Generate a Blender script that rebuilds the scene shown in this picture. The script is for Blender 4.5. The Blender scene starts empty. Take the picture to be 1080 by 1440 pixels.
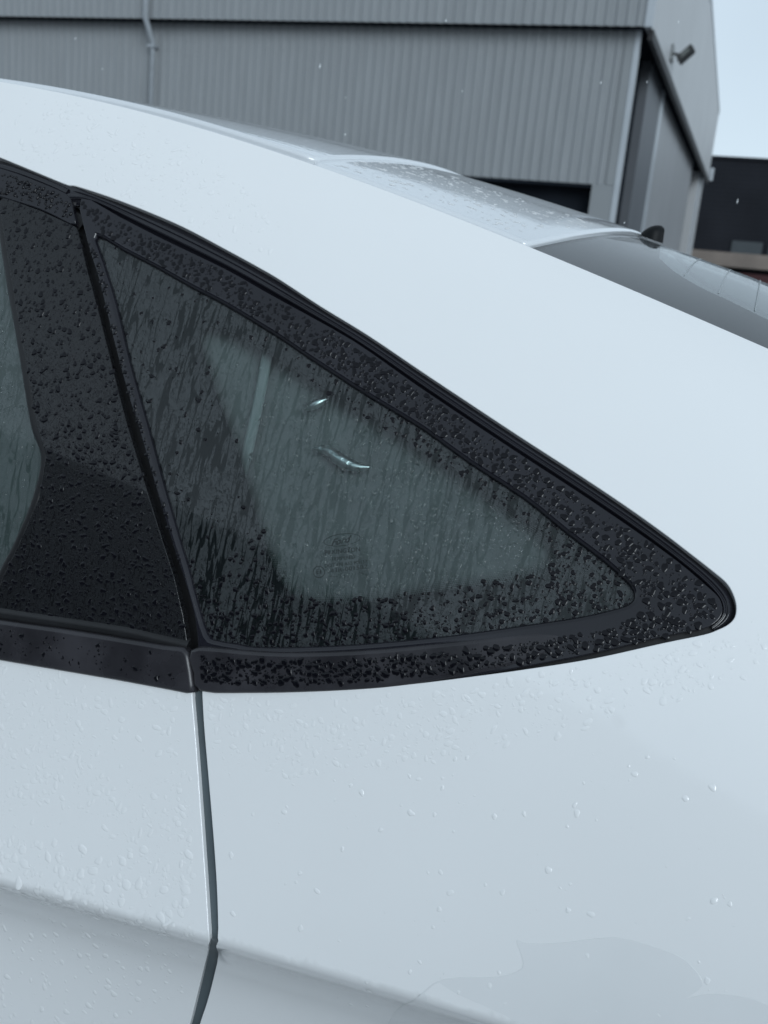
import bpy, bmesh, math, random
import numpy as np
from mathutils import Vector, Matrix
from mathutils.geometry import delaunay_2d_cdt
random.seed(7); RNG = np.random.default_rng(7)
C = bpy.context.scene.collection
S = bpy.context.scene

# ------------------------------------------------------------------ camera, sky, sun, exposure
CAM = np.array([0.0, 0.0, 1.40])
FPX, PITCH, ROLL, YAW = 1400.0, math.radians(13.71), math.radians(5.64), math.radians(18.81)
Fh = np.array([-math.sin(YAW), math.cos(YAW), 0.0]); R0 = np.array([math.cos(YAW), math.sin(YAW), 0.0]); Z = np.array([0, 0, 1.0])
FW = Fh*math.cos(PITCH) - Z*math.sin(PITCH)
U0 = Fh*math.sin(PITCH) + Z*math.cos(PITCH)
RT = R0*math.cos(ROLL) + U0*math.sin(ROLL)
UP = -R0*math.sin(ROLL) + U0*math.cos(ROLL)
cd = bpy.data.cameras.new('camera'); cam = bpy.data.objects.new('camera', cd); C.objects.link(cam)
cd.sensor_fit = 'VERTICAL'; cd.sensor_height = 36; cd.sensor_width = 27; cd.lens = FPX/1440*36
cd.clip_start = 0.02; cd.clip_end = 2000
cd.dof.use_dof = True; cd.dof.focus_distance = 1.03; cd.dof.aperture_fstop = 7.8
M = Matrix(((RT[0], UP[0], -FW[0], CAM[0]), (RT[1], UP[1], -FW[1], CAM[1]), (RT[2], UP[2], -FW[2], CAM[2]), (0, 0, 0, 1)))
cam.matrix_world = M
S.camera = cam

w = bpy.data.worlds.new('World'); S.world = w; w.use_nodes = True
nt = w.node_tree; nt.nodes.clear()
def N(nt, t, **k):
    n = nt.nodes.new(t)
    for a, b in k.items(): setattr(n, a, b)
    return n
out = N(nt, 'ShaderNodeOutputWorld'); add = N(nt, 'ShaderNodeAddShader')
b1 = N(nt, 'ShaderNodeBackground'); b2 = N(nt, 'ShaderNodeBackground')
sky = N(nt, 'ShaderNodeTexSky', sky_type='NISHITA'); sky.sun_disc = False
SUN_EL, SUN_AZ = 24, 143      # low soft brightness behind the photographer, to the right
sky.sun_elevation = math.radians(SUN_EL); sky.sun_rotation = math.radians(SUN_AZ)
nt.links.new(sky.outputs[0], b1.inputs[0]); b1.inputs[1].default_value = 0.012
tc = N(nt, 'ShaderNodeTexCoord'); sx = N(nt, 'ShaderNodeSeparateXYZ'); nt.links.new(tc.outputs['Generated'], sx.inputs[0])
mr = N(nt, 'ShaderNodeMapRange'); nt.links.new(sx.outputs[2], mr.inputs[0])
mr.inputs[1].default_value = 0.0; mr.inputs[2].default_value = 1.0; mr.inputs[3].default_value = 0.95; mr.inputs[4].default_value = .47
nz = N(nt, 'ShaderNodeTexNoise'); nz.inputs['Scale'].default_value = 2.2; nz.inputs['Detail'].default_value = 5
nt.links.new(tc.outputs['Generated'], nz.inputs[0])
m2 = N(nt, 'ShaderNodeMapRange'); nt.links.new(nz.outputs[0], m2.inputs[0])
m2.inputs[1].default_value = .3; m2.inputs[2].default_value = .7; m2.inputs[3].default_value = 0.93; m2.inputs[4].default_value = 1.06
mm = N(nt, 'ShaderNodeMath', operation='MULTIPLY'); nt.links.new(mr.outputs[0], mm.inputs[0]); nt.links.new(m2.outputs[0], mm.inputs[1])
b2.inputs[0].default_value = (0.63, 0.755, 0.86, 1)
nt.links.new(mm.outputs[0], b2.inputs[1])
nt.links.new(b1.outputs[0], add.inputs[0]); nt.links.new(b2.outputs[0], add.inputs[1]); nt.links.new(add.outputs[0], out.inputs[0])
sd = bpy.data.lights.new('sun', 'SUN'); so = bpy.data.objects.new('sun', sd); C.objects.link(so)
sd.energy = 1.5; sd.angle = math.radians(30); sd.color = (0.84, 0.935, 1.0)
so.rotation_euler = Vector((math.sin(math.radians(SUN_AZ))*math.cos(math.radians(SUN_EL)), math.cos(math.radians(SUN_AZ))*math.cos(math.radians(SUN_EL)), math.sin(math.radians(SUN_EL)))).to_track_quat('Z', 'Y').to_euler()
S.view_settings.view_transform = 'Standard'; S.view_settings.look = 'None'; S.view_settings.gamma = 1
S.view_settings.exposure = 0.17
try: S.view_settings.use_curve_mapping = False
except Exception: pass

# ------------------------------------------------------------------ helpers
def ray(px, py):
    d = FW*FPX + RT*(px-540) + UP*(720-py)
    return d/np.linalg.norm(d)
def on_plane(px, py, axis, val):
    d = ray(px, py); t = (val-CAM[axis])/d[axis]
    return CAM + d*t
def proj(p):
    d = np.asarray(p)-CAM; c = d@FW
    return 540+FPX*(d@RT)/c, 720-FPX*(d@UP)/c
def tag(o, label=None, cat=None, group=None, kind=None):
    if label: o['label'] = label
    if cat: o['category'] = cat
    if group: o['group'] = group
    if kind: o['kind'] = kind
    return o
def empty(name, loc, label, cat, group=None):
    o = bpy.data.objects.new(name, None); C.objects.link(o); o.location = loc; o.empty_display_size = .1
    return tag(o, label, cat, group)
bpy.context.view_layer.update()
def link(name, me, mat, parent=None, smooth=True):
    o = bpy.data.objects.new(name, me); C.objects.link(o)
    if mat and not me.materials: me.materials.append(mat)
    if smooth and len(me.polygons): me.polygons.foreach_set('use_smooth', [True]*len(me.polygons))
    if parent:
        o.parent = parent
        r = parent
        off = Vector((0, 0, 0))
        while r: off += Vector(r.location); r = r.parent
        o.location = -off
    return o
def mesh(name, v, f, mat, parent=None, smooth=True):
    me = bpy.data.meshes.new(name); me.from_pydata([tuple(map(float, p)) for p in v], [], [tuple(int(i) for i in q) for q in f]); me.update()
    return link(name, me, mat, parent, smooth)
class MB:
    def __init__(s): s.v = []; s.f = []
    def box(s, a, b):
        x0, y0, z0 = a; x1, y1, z1 = b; k = len(s.v)
        s.v += [(x0,y0,z0),(x1,y0,z0),(x1,y1,z0),(x0,y1,z0),(x0,y0,z1),(x1,y0,z1),(x1,y1,z1),(x0,y1,z1)]
        s.f += [tuple(k+i for i in q) for q in ((0,3,2,1),(4,5,6,7),(0,1,5,4),(1,2,6,5),(2,3,7,6),(3,0,4,7))]
        return s
    def tube(s, pts, r, n=10, caps=True):
        pts = [np.asarray(p, float) for p in pts]; k = len(s.v)
        rr = r if hasattr(r, '__len__') else [r]*len(pts)
        for i, p in enumerate(pts):
            a = pts[max(i-1, 0)]; b = pts[min(i+1, len(pts)-1)]; t = (b-a)/np.linalg.norm(b-a)
            u = np.cross(t, (0.13, 0.2, 1) if abs(t[2]) < .9 else (1, .1, 0)); u /= np.linalg.norm(u); v = np.cross(t, u)
            for j in range(n):
                an = 2*math.pi*j/n; s.v.append(tuple(p+rr[i]*(u*math.cos(an)+v*math.sin(an))))
        for i in range(len(pts)-1):
            for j in range(n):
                a = k+i*n+j; b = k+i*n+(j+1) % n; s.f.append((a, b, b+n, a+n))
        if caps: s.f.append(tuple(k+j for j in range(n))[::-1]); s.f.append(tuple(k+(len(pts)-1)*n+j for j in range(n)))
        return s
    def poly(s, pts, d):          # prism from a planar polygon pushed along vector d
        k = len(s.v); n = len(pts); d = np.asarray(d, float)
        s.v += [tuple(p) for p in pts] + [tuple(np.asarray(p)+d) for p in pts]
        s.f += [tuple(range(k, k+n)), tuple(range(k+2*n-1, k+n-1, -1))]
        s.f += [(k+i, k+(i+1) % n, k+n+(i+1) % n, k+n+i) for i in range(n)]
        return s
    def build(s, name, mat, parent=None, smooth=False):
        o = mesh(name, s.v, s.f, mat, parent, smooth)
        bm = bmesh.new(); bm.from_mesh(o.data); bmesh.ops.recalc_face_normals(bm, faces=bm.faces[:]); bm.to_mesh(o.data); bm.free()
        return o

# ------------------------------------------------------------------ materials
def mat(name, col=(.5,.5,.5), rough=.5, metal=0, coat=0, spec=.5, **k):
    m = bpy.data.materials.new(name); m.use_nodes = True; b = m.node_tree.nodes['Principled BSDF']
    b.inputs['Base Color'].default_value = (*col, 1); b.inputs['Roughness'].default_value = rough; b.inputs['Metallic'].default_value = metal
    b.inputs['Coat Weight'].default_value = coat; b.inputs['Coat Roughness'].default_value = k.get('cr', .03); b.inputs['Specular IOR Level'].default_value = spec
    return m
def noise_on(m, scale=(1,1,1), amount=.1, nscale=5, detail=6, bump=0, bdist=.002, rough_var=0, bscale=None, distortion=0):
    nt = m.node_tree; b = nt.nodes['Principled BSDF']; tc = N(nt, 'ShaderNodeTexCoord'); mp = N(nt, 'ShaderNodeMapping'); mp.inputs['Scale'].default_value = scale
    nt.links.new(tc.outputs['Object'], mp.inputs[0]); nz = N(nt, 'ShaderNodeTexNoise'); nz.inputs['Scale'].default_value = nscale; nz.inputs['Detail'].default_value = detail
    nz.inputs['Distortion'].default_value = distortion
    nt.links.new(mp.outputs[0], nz.inputs[0])
    c = b.inputs['Base Color'].default_value[:]
    r = N(nt, 'ShaderNodeMapRange'); nt.links.new(nz.outputs[0], r.inputs[0]); r.inputs[1].default_value = .3; r.inputs[2].default_value = .7
    r.inputs[3].default_value = 1-amount; r.inputs[4].default_value = 1+amount
    v = N(nt, 'ShaderNodeVectorMath', operation='SCALE'); v.inputs[0].default_value = c[:3]; nt.links.new(r.outputs[0], v.inputs['Scale']); nt.links.new(v.outputs[0], b.inputs['Base Color'])
    if rough_var:
        r2 = N(nt, 'ShaderNodeMapRange'); nt.links.new(nz.outputs[0], r2.inputs[0]); r0 = b.inputs['Roughness'].default_value
        r2.inputs[1].default_value = .35; r2.inputs[2].default_value = .65; r2.inputs[3].default_value = max(r0-rough_var, .02); r2.inputs[4].default_value = r0+rough_var; nt.links.new(r2.outputs[0], b.inputs['Roughness'])
    if bump:
        n2 = N(nt, 'ShaderNodeTexNoise'); n2.inputs['Scale'].default_value = bscale or nscale*4; n2.inputs['Detail'].default_value = 4; nt.links.new(mp.outputs[0], n2.inputs[0])
        bp = N(nt, 'ShaderNodeBump'); bp.inputs['Strength'].default_value = bump; bp.inputs['Distance'].default_value = bdist
        nt.links.new(n2.outputs[0], bp.inputs['Height']); nt.links.new(bp.outputs[0], b.inputs['Normal'])
        nt.links.new(bp.outputs[0], b.inputs['Coat Normal'])
    return m
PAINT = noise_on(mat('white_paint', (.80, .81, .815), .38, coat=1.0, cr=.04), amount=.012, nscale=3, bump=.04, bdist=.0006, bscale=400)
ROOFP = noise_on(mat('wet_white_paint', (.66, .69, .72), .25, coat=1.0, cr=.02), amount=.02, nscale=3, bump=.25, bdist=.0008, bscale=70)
GLOSSB = noise_on(mat('gloss_black', (.010, .010, .014), .08, coat=0, spec=.52), amount=.2, nscale=8, bump=.06, bdist=.0006, bscale=120)
SATINB = noise_on(mat('satin_black', (.024, .023, .027), .28, spec=.5), amount=.35, nscale=18, rough_var=.1, bump=.10, bdist=.0008, bscale=160)
RUBBER = noise_on(mat('rubber', (.006, .006, .007), .42), amount=.3, nscale=30, bump=.1, bdist=.0005)
JAMB = noise_on(mat('jamb', (.075, .095, .105), .45), amount=.2, nscale=12)
TRIM = noise_on(mat('interior_trim', (.19, .20, .20), .7), amount=.1, nscale=20, bump=.2, bdist=.0005)
FABRIC = noise_on(mat('seat_fabric', (.10, .13, .13), .85), amount=.15, nscale=60, bump=.4, bdist=.001)
FRIT = mat('frit', (.006, .006, .008), .5)
ETCH = mat('etched_mark', (.018, .023, .024), .6)

def wet_glass(name, tint, mist=.05, frit=False, channel=True, bump=.15, sw=1.8, zst=.09):
    """thin tinted glass: clear transmission + mirror sheen, wet outside: beaded mist cut by clean running tracks"""
    m = bpy.data.materials.new(name); m.use_nodes = True; nt = m.node_tree; nt.nodes.clear()
    out = N(nt, 'ShaderNodeOutputMaterial'); L = nt.links.new
    tc = N(nt, 'ShaderNodeTexCoord')
    def nz(scale, s, detail=3, dist=0.0, rough=.5, loc=(0,0,0)):
        mp = N(nt, 'ShaderNodeMapping'); mp.inputs['Scale'].default_value = scale; mp.inputs['Location'].default_value = loc; L(tc.outputs['Object'], mp.inputs[0])
        n = N(nt, 'ShaderNodeTexNoise'); n.inputs['Scale'].default_value = s; n.inputs['Detail'].default_value = detail; n.inputs['Distortion'].default_value = dist; n.inputs['Roughness'].default_value = rough
        L(mp.outputs[0], n.inputs[0]); return n.outputs[0]
    def rng(x, a, b, c, d):
        r = N(nt, 'ShaderNodeMapRange'); L(x, r.inputs[0]); r.inputs[1].default_value = a; r.inputs[2].default_value = b; r.inputs[3].default_value = c; r.inputs[4].default_value = d; return r.outputs[0]
    def mth(op, a, b):
        r = N(nt, 'ShaderNodeMath', operation=op)
        for i, q in enumerate((a, b)):
            if isinstance(q, (int, float)): r.inputs[i].default_value = q
            else: L(q, r.inputs[i])
        return r.outputs[0]
    def chan(x, a, b): return rng(mth('ABSOLUTE', mth('SUBTRACT', x, .5), 0), a, b, 0, 1)
    streak = nz((1, .06, zst*1.5), 88, 2.2, .35)                  # long tracks that run down the glass
    fine = nz((1, .7, .7), 250, 3, .5, loc=(3, 1, 2))     # winding gaps between the beads
    film = mth('MULTIPLY', chan(streak, .016*sw, .016*sw+.012), chan(fine, .014, .032))   # 1 = beaded film, 0 = clean water
    tr = N(nt, 'ShaderNodeBsdfTransparent'); tr.inputs[0].default_value = (*tint, 1)
    gl = N(nt, 'ShaderNodeBsdfGlossy'); gl.inputs['Roughness'].default_value = .02
    df = N(nt, 'ShaderNodeBsdfDiffuse'); df.inputs[0].default_value = (.62, .68, .72, 1)
    bp = N(nt, 'ShaderNodeBump'); bp.inputs['Strength'].default_value = bump; bp.inputs['Distance'].default_value = .0008
    L(film, bp.inputs['Height'])
    L(bp.outputs[0], gl.inputs['Normal'])
    fr = N(nt, 'ShaderNodeFresnel'); fr.inputs[0].default_value = 1.5; L(bp.outputs[0], fr.inputs['Normal'])
    m1 = N(nt, 'ShaderNodeMixShader'); L(fr.outputs[0], m1.inputs[0])
    if frit:
        d0 = N(nt, 'ShaderNodeBsdfDiffuse'); d0.inputs[0].default_value = (.005, .005, .006, 1); L(d0.outputs[0], m1.inputs[1])
    else: L(tr.outputs[0], m1.inputs[1])
    L(gl.outputs[0], m1.inputs[2])
    m2 = N(nt, 'ShaderNodeMixShader')
    if channel: L(mth('MULTIPLY', film, mist), m2.inputs[0])
    else: m2.inputs[0].default_value = mist
    L(m1.outputs[0], m2.inputs[1]); L(df.outputs[0], m2.inputs[2]); L(m2.outputs[0], out.inputs[0])
    return m
GLASS = wet_glass('wet_tinted_glass', (.60, .69, .685), .052)
WETBLACK = wet_glass('wet_black_panel', (0, 0, 0), .014, frit=True, bump=.15, sw=.4, zst=.4)
REARGL = wet_glass('rear_tinted_glass', (.6, .75, .74), .22, channel=False, bump=.05)
FARGL = wet_glass('far_tinted_glass', (.42, .52, .50), .02, channel=False, bump=.05)

def water():
    m = bpy.data.materials.new('water_drop'); m.use_nodes = True; b = m.node_tree.nodes['Principled BSDF']
    b.inputs['Base Color'].default_value = (1, 1, 1, 1); b.inputs['Roughness'].default_value = 0.0
    b.inputs['IOR'].default_value = 1.33; b.inputs['Transmission Weight'].default_value = 1
    return m
WATER = water()
BEADB = mat('bead_on_black', (.004, .004, .006), .02); BEADB.node_tree.nodes['Principled BSDF'].inputs['IOR'].default_value = 1.33
BEADW = mat('bead_on_white', (.80, .81, .815), .25, coat=1.0, cr=.0, spec=.3)

# ------------------------------------------------------------------ car body surface (x to the rear, y away from camera, z up)
D0 = .92; WD = .29
def Db(x): return D0 + .075*np.maximum(x-.0, 0)**1.7
def yd_of(x): return Db(x) + WD + .03*x
def hit(px, py, fn, t0=.5, t1=4):
    d = ray(px, py); a, b = t0, t1
    ts = np.linspace(a, b, 400); P = CAM+ts[:, None]*d
    s = P[:, 1]-fn(P[:, 0], P[:, 2]); k = np.argmax(s > 0)
    lo, hi = ts[max(k-1, 0)], ts[k]
    for _ in range(40):
        m_ = (lo+hi)/2; p = CAM+m_*d
        if p[1]-fn(p[0], p[2]) > 0: hi = m_
        else: lo = m_
    return CAM+hi*d
DITCH = [(0,114),(100,134),(190,155),(260,172.5),(350,197.5),(455,234),(536,270),(633,305),(738,342),(801,366),(873,400),(966,440),(1080,490)]
dp = np.array([hit(a, b, lambda x, z: yd_of(x)) for a, b in DITCH])
ZD = np.polyfit(dp[:, 0], dp[:, 2], 3)
XL, XR = dp[0, 0], dp[-1, 0]
def Zd(x):
    x = np.asarray(x, float); v = np.polyval(ZD, np.clip(x, XL, XR)); dz = np.polyder(ZD)
    sl = np.polyval(dz, XL); sr = np.polyval(dz, XR)
    xl = np.minimum(x-XL, 0); xr = np.maximum(x-XR, 0)
    t = np.clip(-xl, 0, .4); ext = -sl*(t - t*t/.8)
    return v + ext + sr*xr
bp_ = np.array([hit(a, b, lambda x, z: Db(x)) for a, b in [(0,925),(135,949),(270,972),(500,971)]])
ZB = np.polyfit(bp_[:, 0], bp_[:, 2], 1)
def zb(x): return np.polyval(ZB, np.clip(x, -2, .6))
KK = .93; NRM = 1-math.sqrt(1-KK*KK); AA = .55
def low_side(x, z):
    k = AA*(WD+.03*x)/(Zd(x)-zb(x)) - .36; d = np.maximum(zb(x)-z, 0)
    return Db(x) - k*.11*(1-np.exp(-d/.11)) - .36*d
cp_ = np.array([hit(a, b, low_side) for a, b in [(0,1252),(100,1281),(200,1308),(294,1332),(400,1366),(480,1389),(560,1412),(650,1438)]])
ZC = np.polyfit(cp_[:, 0], cp_[:, 2], 2)
def zc(x): return np.polyval(ZC, np.clip(x, -.9, .25))
def smin(d, r): return .5*(d+np.sqrt(d*d+r*r))      # soft max(d,0)
KK = .93; NRM = 1-math.sqrt(1-KK*KK); AA = .55
def g(x, z):
    x = np.asarray(x, float); z = np.asarray(z, float)
    H = Zd(x)-zb(x); W = WD+.03*x
    s = (z-zb(x))/H; sc = np.clip(s, 0, 1.0)
    up = W*(AA*sc + (1-AA)*(1-np.sqrt(1-(KK*sc)**2))/NRM) + np.maximum(s-1, 0)*H*1.3
    k = AA*W/H - .36
    d = np.maximum(zb(x)-z, 0)
    low = -k*.11*(1-np.exp(-d/.11)) - .36*d
    soft = np.interp(x, [-.3, .1, .5, .9], [.016, .018, .034, .06])
    c = smin(zc(x)-z, soft)
    low = low + .125*(1-np.exp(-np.maximum(c-soft*.25, 0)/.072)) + .16*c
    return Db(x) + np.where(s > 0, up, low)
def nrm(x, z):
    e = 5e-4; gx = (g(x+e, z)-g(x-e, z))/(2*e); gz = (g(x, z+e)-g(x, z-e))/(2*e)
    n = np.stack([gx, -np.ones_like(gx), gz], -1)
    return n/np.linalg.norm(n, axis=-1, keepdims=True)
def sidemap(q, off=0.0):
    q = np.asarray(q, float); x, z = q[:, 0], q[:, 1]
    n = nrm(x, z); p = np.stack([x, g(x, z), z], -1)
    o = off(x, z)[:, None] if callable(off) else off
    return p+n*o, n
def sp(pts):                      # picture outline -> (x, z) on the body surface
    r = []
    for a, b in pts:
        p = hit(a, b, g); r.append((p[0], p[2]))
    return r
# roof / tailgate surface
RW = .62
def zr(x, v):                     # v: 0 at the near ditch, 1 at the centre line, 2 at far ditch
    u = 1-np.clip(v, 0, 2)
    return Zd(x) + np.interp(x, [-1.5, -1.0, -.5, -.3, 0], [.008, .018, .056, .068, .084])*(1-u*u) + .002
def roofmap(q, off=0.0):
    q = np.asarray(q, float); x, v = q[:, 0], q[:, 1]
    def P(x, v): return np.stack([x, yd_of(x)+v*RW, zr(x, v)], -1)
    e = 1e-3; a = P(x+e, v)-P(x-e, v); b = P(x, v+e)-P(x, v-e); n = np.cross(a, b); n /= np.linalg.norm(n, axis=-1, keepdims=True)
    o = off(x, v)[:, None] if callable(off) else off
    return P(x, v)+n*o, n
def rp(pts):                      # picture point -> (x, v) on roof surface
    r = []
    for a, b in pts:
        d = ray(a, b); ts = np.linspace(.8, 3.2, 1200); P = CAM+ts[:, None]*d
        v = (P[:, 1]-yd_of(P[:, 0]))/RW; s = P[:, 2]-zr(P[:, 0], v); ok = v > -.02
        s = np.where(ok, s, 1); k = np.argmax(s < 0)
        if s[k] >= 0: k = np.argmin(np.where(ok, s, 9))
        r.append((P[k, 0], v[k]))
    return r

def catmull(pts, n=8, closed=False):
    P = [np.array(p, float) for p in pts]; r = []; m_ = len(P)
    for i in range(m_ if closed else m_-1):
        p0 = P[i-1] if (closed or i) else 2*P[0]-P[1]; p1 = P[i]; p2 = P[(i+1) % m_]; p3 = P[(i+2) % m_] if (closed or i+2 < m_) else 2*P[-1]-P[-2]
        for j in range(n):
            t = j/n; r.append(.5*((2*p1)+(p2-p0)*t+(2*p0-5*p1+4*p2-p3)*t*t+(3*p1-p0-3*p2+p3)*t**3))
    if not closed: r.append(P[-1])
    return r
def resample(pts, step, closed=True):
    P = [np.array(p, float) for p in pts]; Q = P+[P[0]] if closed else P; r = []
    for a, b in zip(Q[:-1], Q[1:]):
        n = max(1, int(np.linalg.norm(b-a)/step))
        for j in range(n): r.append(a+(b-a)*j/n)
    if not closed: r.append(Q[-1])
    q = [r[0]]
    for p in r[1:]:
        if np.linalg.norm(p-q[-1]) > step*.25: q.append(p)
    if closed and np.linalg.norm(q[-1]-q[0]) < step*.25: q.pop()
    return q
def inside(P, poly):
    P = np.asarray(P); x, y = P[:, 0], P[:, 1]; c = np.zeros(len(P), bool); n = len(poly)
    for i in range(n):
        x1, y1 = poly[i]; x2, y2 = poly[(i+1) % n]
        if y1 == y2: continue
        cnd = ((y1 > y) != (y2 > y)) & (x < (x2-x1)*(y-y1)/(y2-y1)+x1); c ^= cnd
    return c
def area(p): return .5*sum(p[i][0]*p[(i+1) % len(p)][1]-p[(i+1) % len(p)][0]*p[i][1] for i in range(len(p)))
def panel(name, outline, mapf, material, parent, step=.012, off=0.0, holes=(), roll=.0015, depth=.012, holeroll=None, extra=None, bstep=.004):
    """sheet cut to an outline on a surface, with a rolled edge turned inwards all round"""
    loops = [resample(outline, bstep)]+[resample(h, bstep) for h in holes]
    if area(loops[0]) < 0: loops[0] = loops[0][::-1]
    for i in range(1, len(loops)):
        if area(loops[i]) > 0: loops[i] = loops[i][::-1]
    A = np.array(loops[0]); lo, hi = A.min(0), A.max(0)
    gx, gy = np.meshgrid(np.arange(lo[0]+step/2, hi[0], step), np.arange(lo[1]+step/2, hi[1], step))
    G = np.stack([gx.ravel(), gy.ravel()], -1)+RNG.uniform(-.08, .08, (gx.size, 2))*step
    if extra is not None: G = np.concatenate([G, extra])
    ok = inside(G, loops[0])
    for h in loops[1:]: ok &= ~inside(G, h)
    G = G[ok]; allb = np.concatenate([np.array(l) for l in loops])
    keep = np.ones(len(G), bool)
    for i in range(0, len(G), 2000):
        d = np.linalg.norm(G[i:i+2000, None]-allb[None], axis=2).min(1); keep[i:i+2000] = d > step*.35
    G = G[keep]
    V = [Vector(p) for p in allb]+[Vector(p) for p in G]; E = []; k = 0
    for l in loops: E += [(k+i, k+(i+1) % len(l)) for i in range(len(l))]; k += len(l)
    ov, oe, of, *_ = delaunay_2d_cdt(V, E, [], 0, 1e-7)
    O = np.array([tuple(v) for v in ov]); T = np.array([f for f in of if len(f) == 3])
    cen = O[T].mean(1); ok = inside(cen, loops[0])
    for h in loops[1:]: ok &= ~inside(cen, h)
    T = T[ok]; P, n = mapf(O, off)
    used = np.unique(T); rm = {int(u): i for i, u in enumerate(used)}
    V = [P[used]]; NN = [n[used]]; faces = [tuple(rm[int(i)] for i in t) for t in T]; nv = len(used)
    key = {(round(float(O[u][0]), 6), round(float(O[u][1]), 6)): rm[int(u)] for u in used}
    for li, l in enumerate(loops):
        q = np.array(l); Pb, nb = mapf(q, off); m_ = len(q)
        t = np.roll(Pb, -1, 0)-np.roll(Pb, 1, 0); t /= np.linalg.norm(t, axis=1, keepdims=True)
        o_ = np.cross(t, nb); o_ /= np.linalg.norm(o_, axis=1, keepdims=True)
        dq = np.roll(q, -1, 0)-np.roll(q, 1, 0)
        Po, _ = mapf(q+np.stack([dq[:, 1], -dq[:, 0]], -1)*.05, off)
        o_ *= (1 if np.median(np.sign(((Po-Pb)*o_).sum(1))) > 0 else -1)
        r = roll if (li == 0 or holeroll is None) else holeroll
        prev = [key.get((round(float(a), 6), round(float(b), 6))) for a, b in q]
        prev = [b if b is not None else int(np.argmin(np.linalg.norm(O[used]-qq, axis=1))) for b, qq in zip(prev, q)]
        for ang in (30, 60, 90, 91):
            c_, s_ = math.cos(math.radians(min(ang, 90))), math.sin(math.radians(min(ang, 90)))
            oo, dd = r*s_, -r*(1-c_)
            if ang == 91: dd = -depth
            V.append(Pb+o_*oo+nb*dd); NN.append(nb*c_+o_*s_); cur = list(range(nv, nv+m_)); nv += m_
            for i in range(m_):
                j = (i+1) % m_; a, b = prev[i], prev[j]
                if a == b: faces.append((a, cur[j], cur[i]))
                else: faces.append((a, b, cur[j], cur[i]))
            prev = cur
    V = np.concatenate(V); NN = np.concatenate(NN); NN /= np.linalg.norm(NN, axis=1, keepdims=True)
    ff = []
    for f in faces:
        e = np.cross(V[f[1]]-V[f[0]], V[f[2]]-V[f[0]])
        if len(f) == 4 and (e@e) < 1e-20: e = np.cross(V[f[2]]-V[f[0]], V[f[3]]-V[f[0]])
        ff.append(f if e@(NN[f[0]]+NN[f[2]]) >= 0 else f[::-1])
    o = mesh(name, V, ff, material, parent)
    if len(o.data.vertices) == len(NN): o.data.normals_split_custom_set_from_vertices([tuple(q) for q in NN])
    return o
def sweep(name, line, mapf, profile, material, parent, step=.004, taper=None):
    """profile [(across, height)] carried along a line on a surface"""
    q = np.array(resample(line, step, closed=False)); P, n = mapf(q, 0.0)
    t = np.gradient(P, axis=0); t /= np.linalg.norm(t, axis=1, keepdims=True); a = np.cross(n, t); a /= np.linalg.norm(a, axis=1, keepdims=True)
    v = []; f = []; m_ = len(profile); L_ = len(q)
    for i in range(L_):
        k = taper(i/(L_-1)) if taper else 1
        for (u, h) in profile: v.append(P[i]+a[i]*u*k+n[i]*h)
    for i in range(L_-1):
        for j in range(m_-1):
            f.append((i*m_+j, i*m_+j+1, (i+1)*m_+j+1, (i+1)*m_+j))
    return mesh(name, v, f, material, parent)
def mirror(o, parent, name=None, material=None):
    """the same part on the far side of the car"""
    yc = yd_of(0)+RW
    d = o.data; me = bpy.data.meshes.new(d.name)
    me.from_pydata([(v.co.x, 2*yc-v.co.y, v.co.z) for v in d.vertices], [], [tuple(p.vertices)[::-1] for p in d.polygons]); me.update()
    me.materials.append(d.materials[0])
    if material: me.materials.clear(); me.materials.append(material)
    return link(name or o.name.split('.')[0], me, None, parent)

# ------------------------------------------------------------------ ground
GROUND = noise_on(mat('wet_concrete', (.25, .26, .27), .42), amount=.25, nscale=1.5, rough_var=.18, bump=.5, bdist=.004, bscale=120)
m = MB(); m.f = [(0, 1, 2, 3)]; m.v = [(-600, -600, 0), (600, -600, 0), (600, 900, 0), (-600, 900, 0)]
tag(m.build('ground', GROUND), kind='structure')

# ------------------------------------------------------------------ grey corrugated hall
YW = 20.0
GREY = noise_on(mat('grey_cladding', (.235, .25, .262), .42), scale=(1, 1, .10), amount=.06, nscale=7.0, rough_var=.08)
FLAT = noise_on(mat('grey_flat_panel', (.40, .41, .42), .45), amount=.05, nscale=.6)
FLASH = noise_on(mat('light_flashing', (.36, .39, .42), .35), amount=.06, nscale=2)
DOORM = noise_on(mat('sliding_door_skin', (.26, .268, .28), .45), amount=.05, nscale=.7)
DARKG = noise_on(mat('shade_and_shutter_dark', (.014, .017, .022), .8, spec=0), amount=.15, nscale=2)  # near-black: shade of opening, soffit, pocket and gap put into the colour
PIPEM = noise_on(mat('grey_downpipe', (.30, .325, .35), .4), amount=.08, nscale=6)
corner = on_plane(903.7, 42, 1, YW); XG = corner[0]
can = on_plane(916, 37.5, 1, YW-.35); XC, ZS = can[0], can[2]; YC = YW-.35     # canopy corner
zcl = on_plane(846, 260, 1, YW)[2]; xop = on_plane(846, 260, 1, YW)[0]
far = on_plane(992.5, 244, 0, XC); e_t = on_plane(1011, 160, 0, XC); rdg = on_plane(1000, 8, 0, XC)
YF = e_t[1]; ZE = e_t[2]; YR = (YC+YF)/2
ZRG = on_plane(1000, 8, 0, XC)[2]; YR = rdg[1]
print('HALL', XG, XC, ZS, zcl, xop, 'far', far, 'eave', e_t, 'ridge', rdg)
hall = empty('warehouse', (XG, YW, 0), 'large grey corrugated warehouse with overhanging upper band and tall sliding door', 'warehouse')
XLB = -75.0
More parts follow.
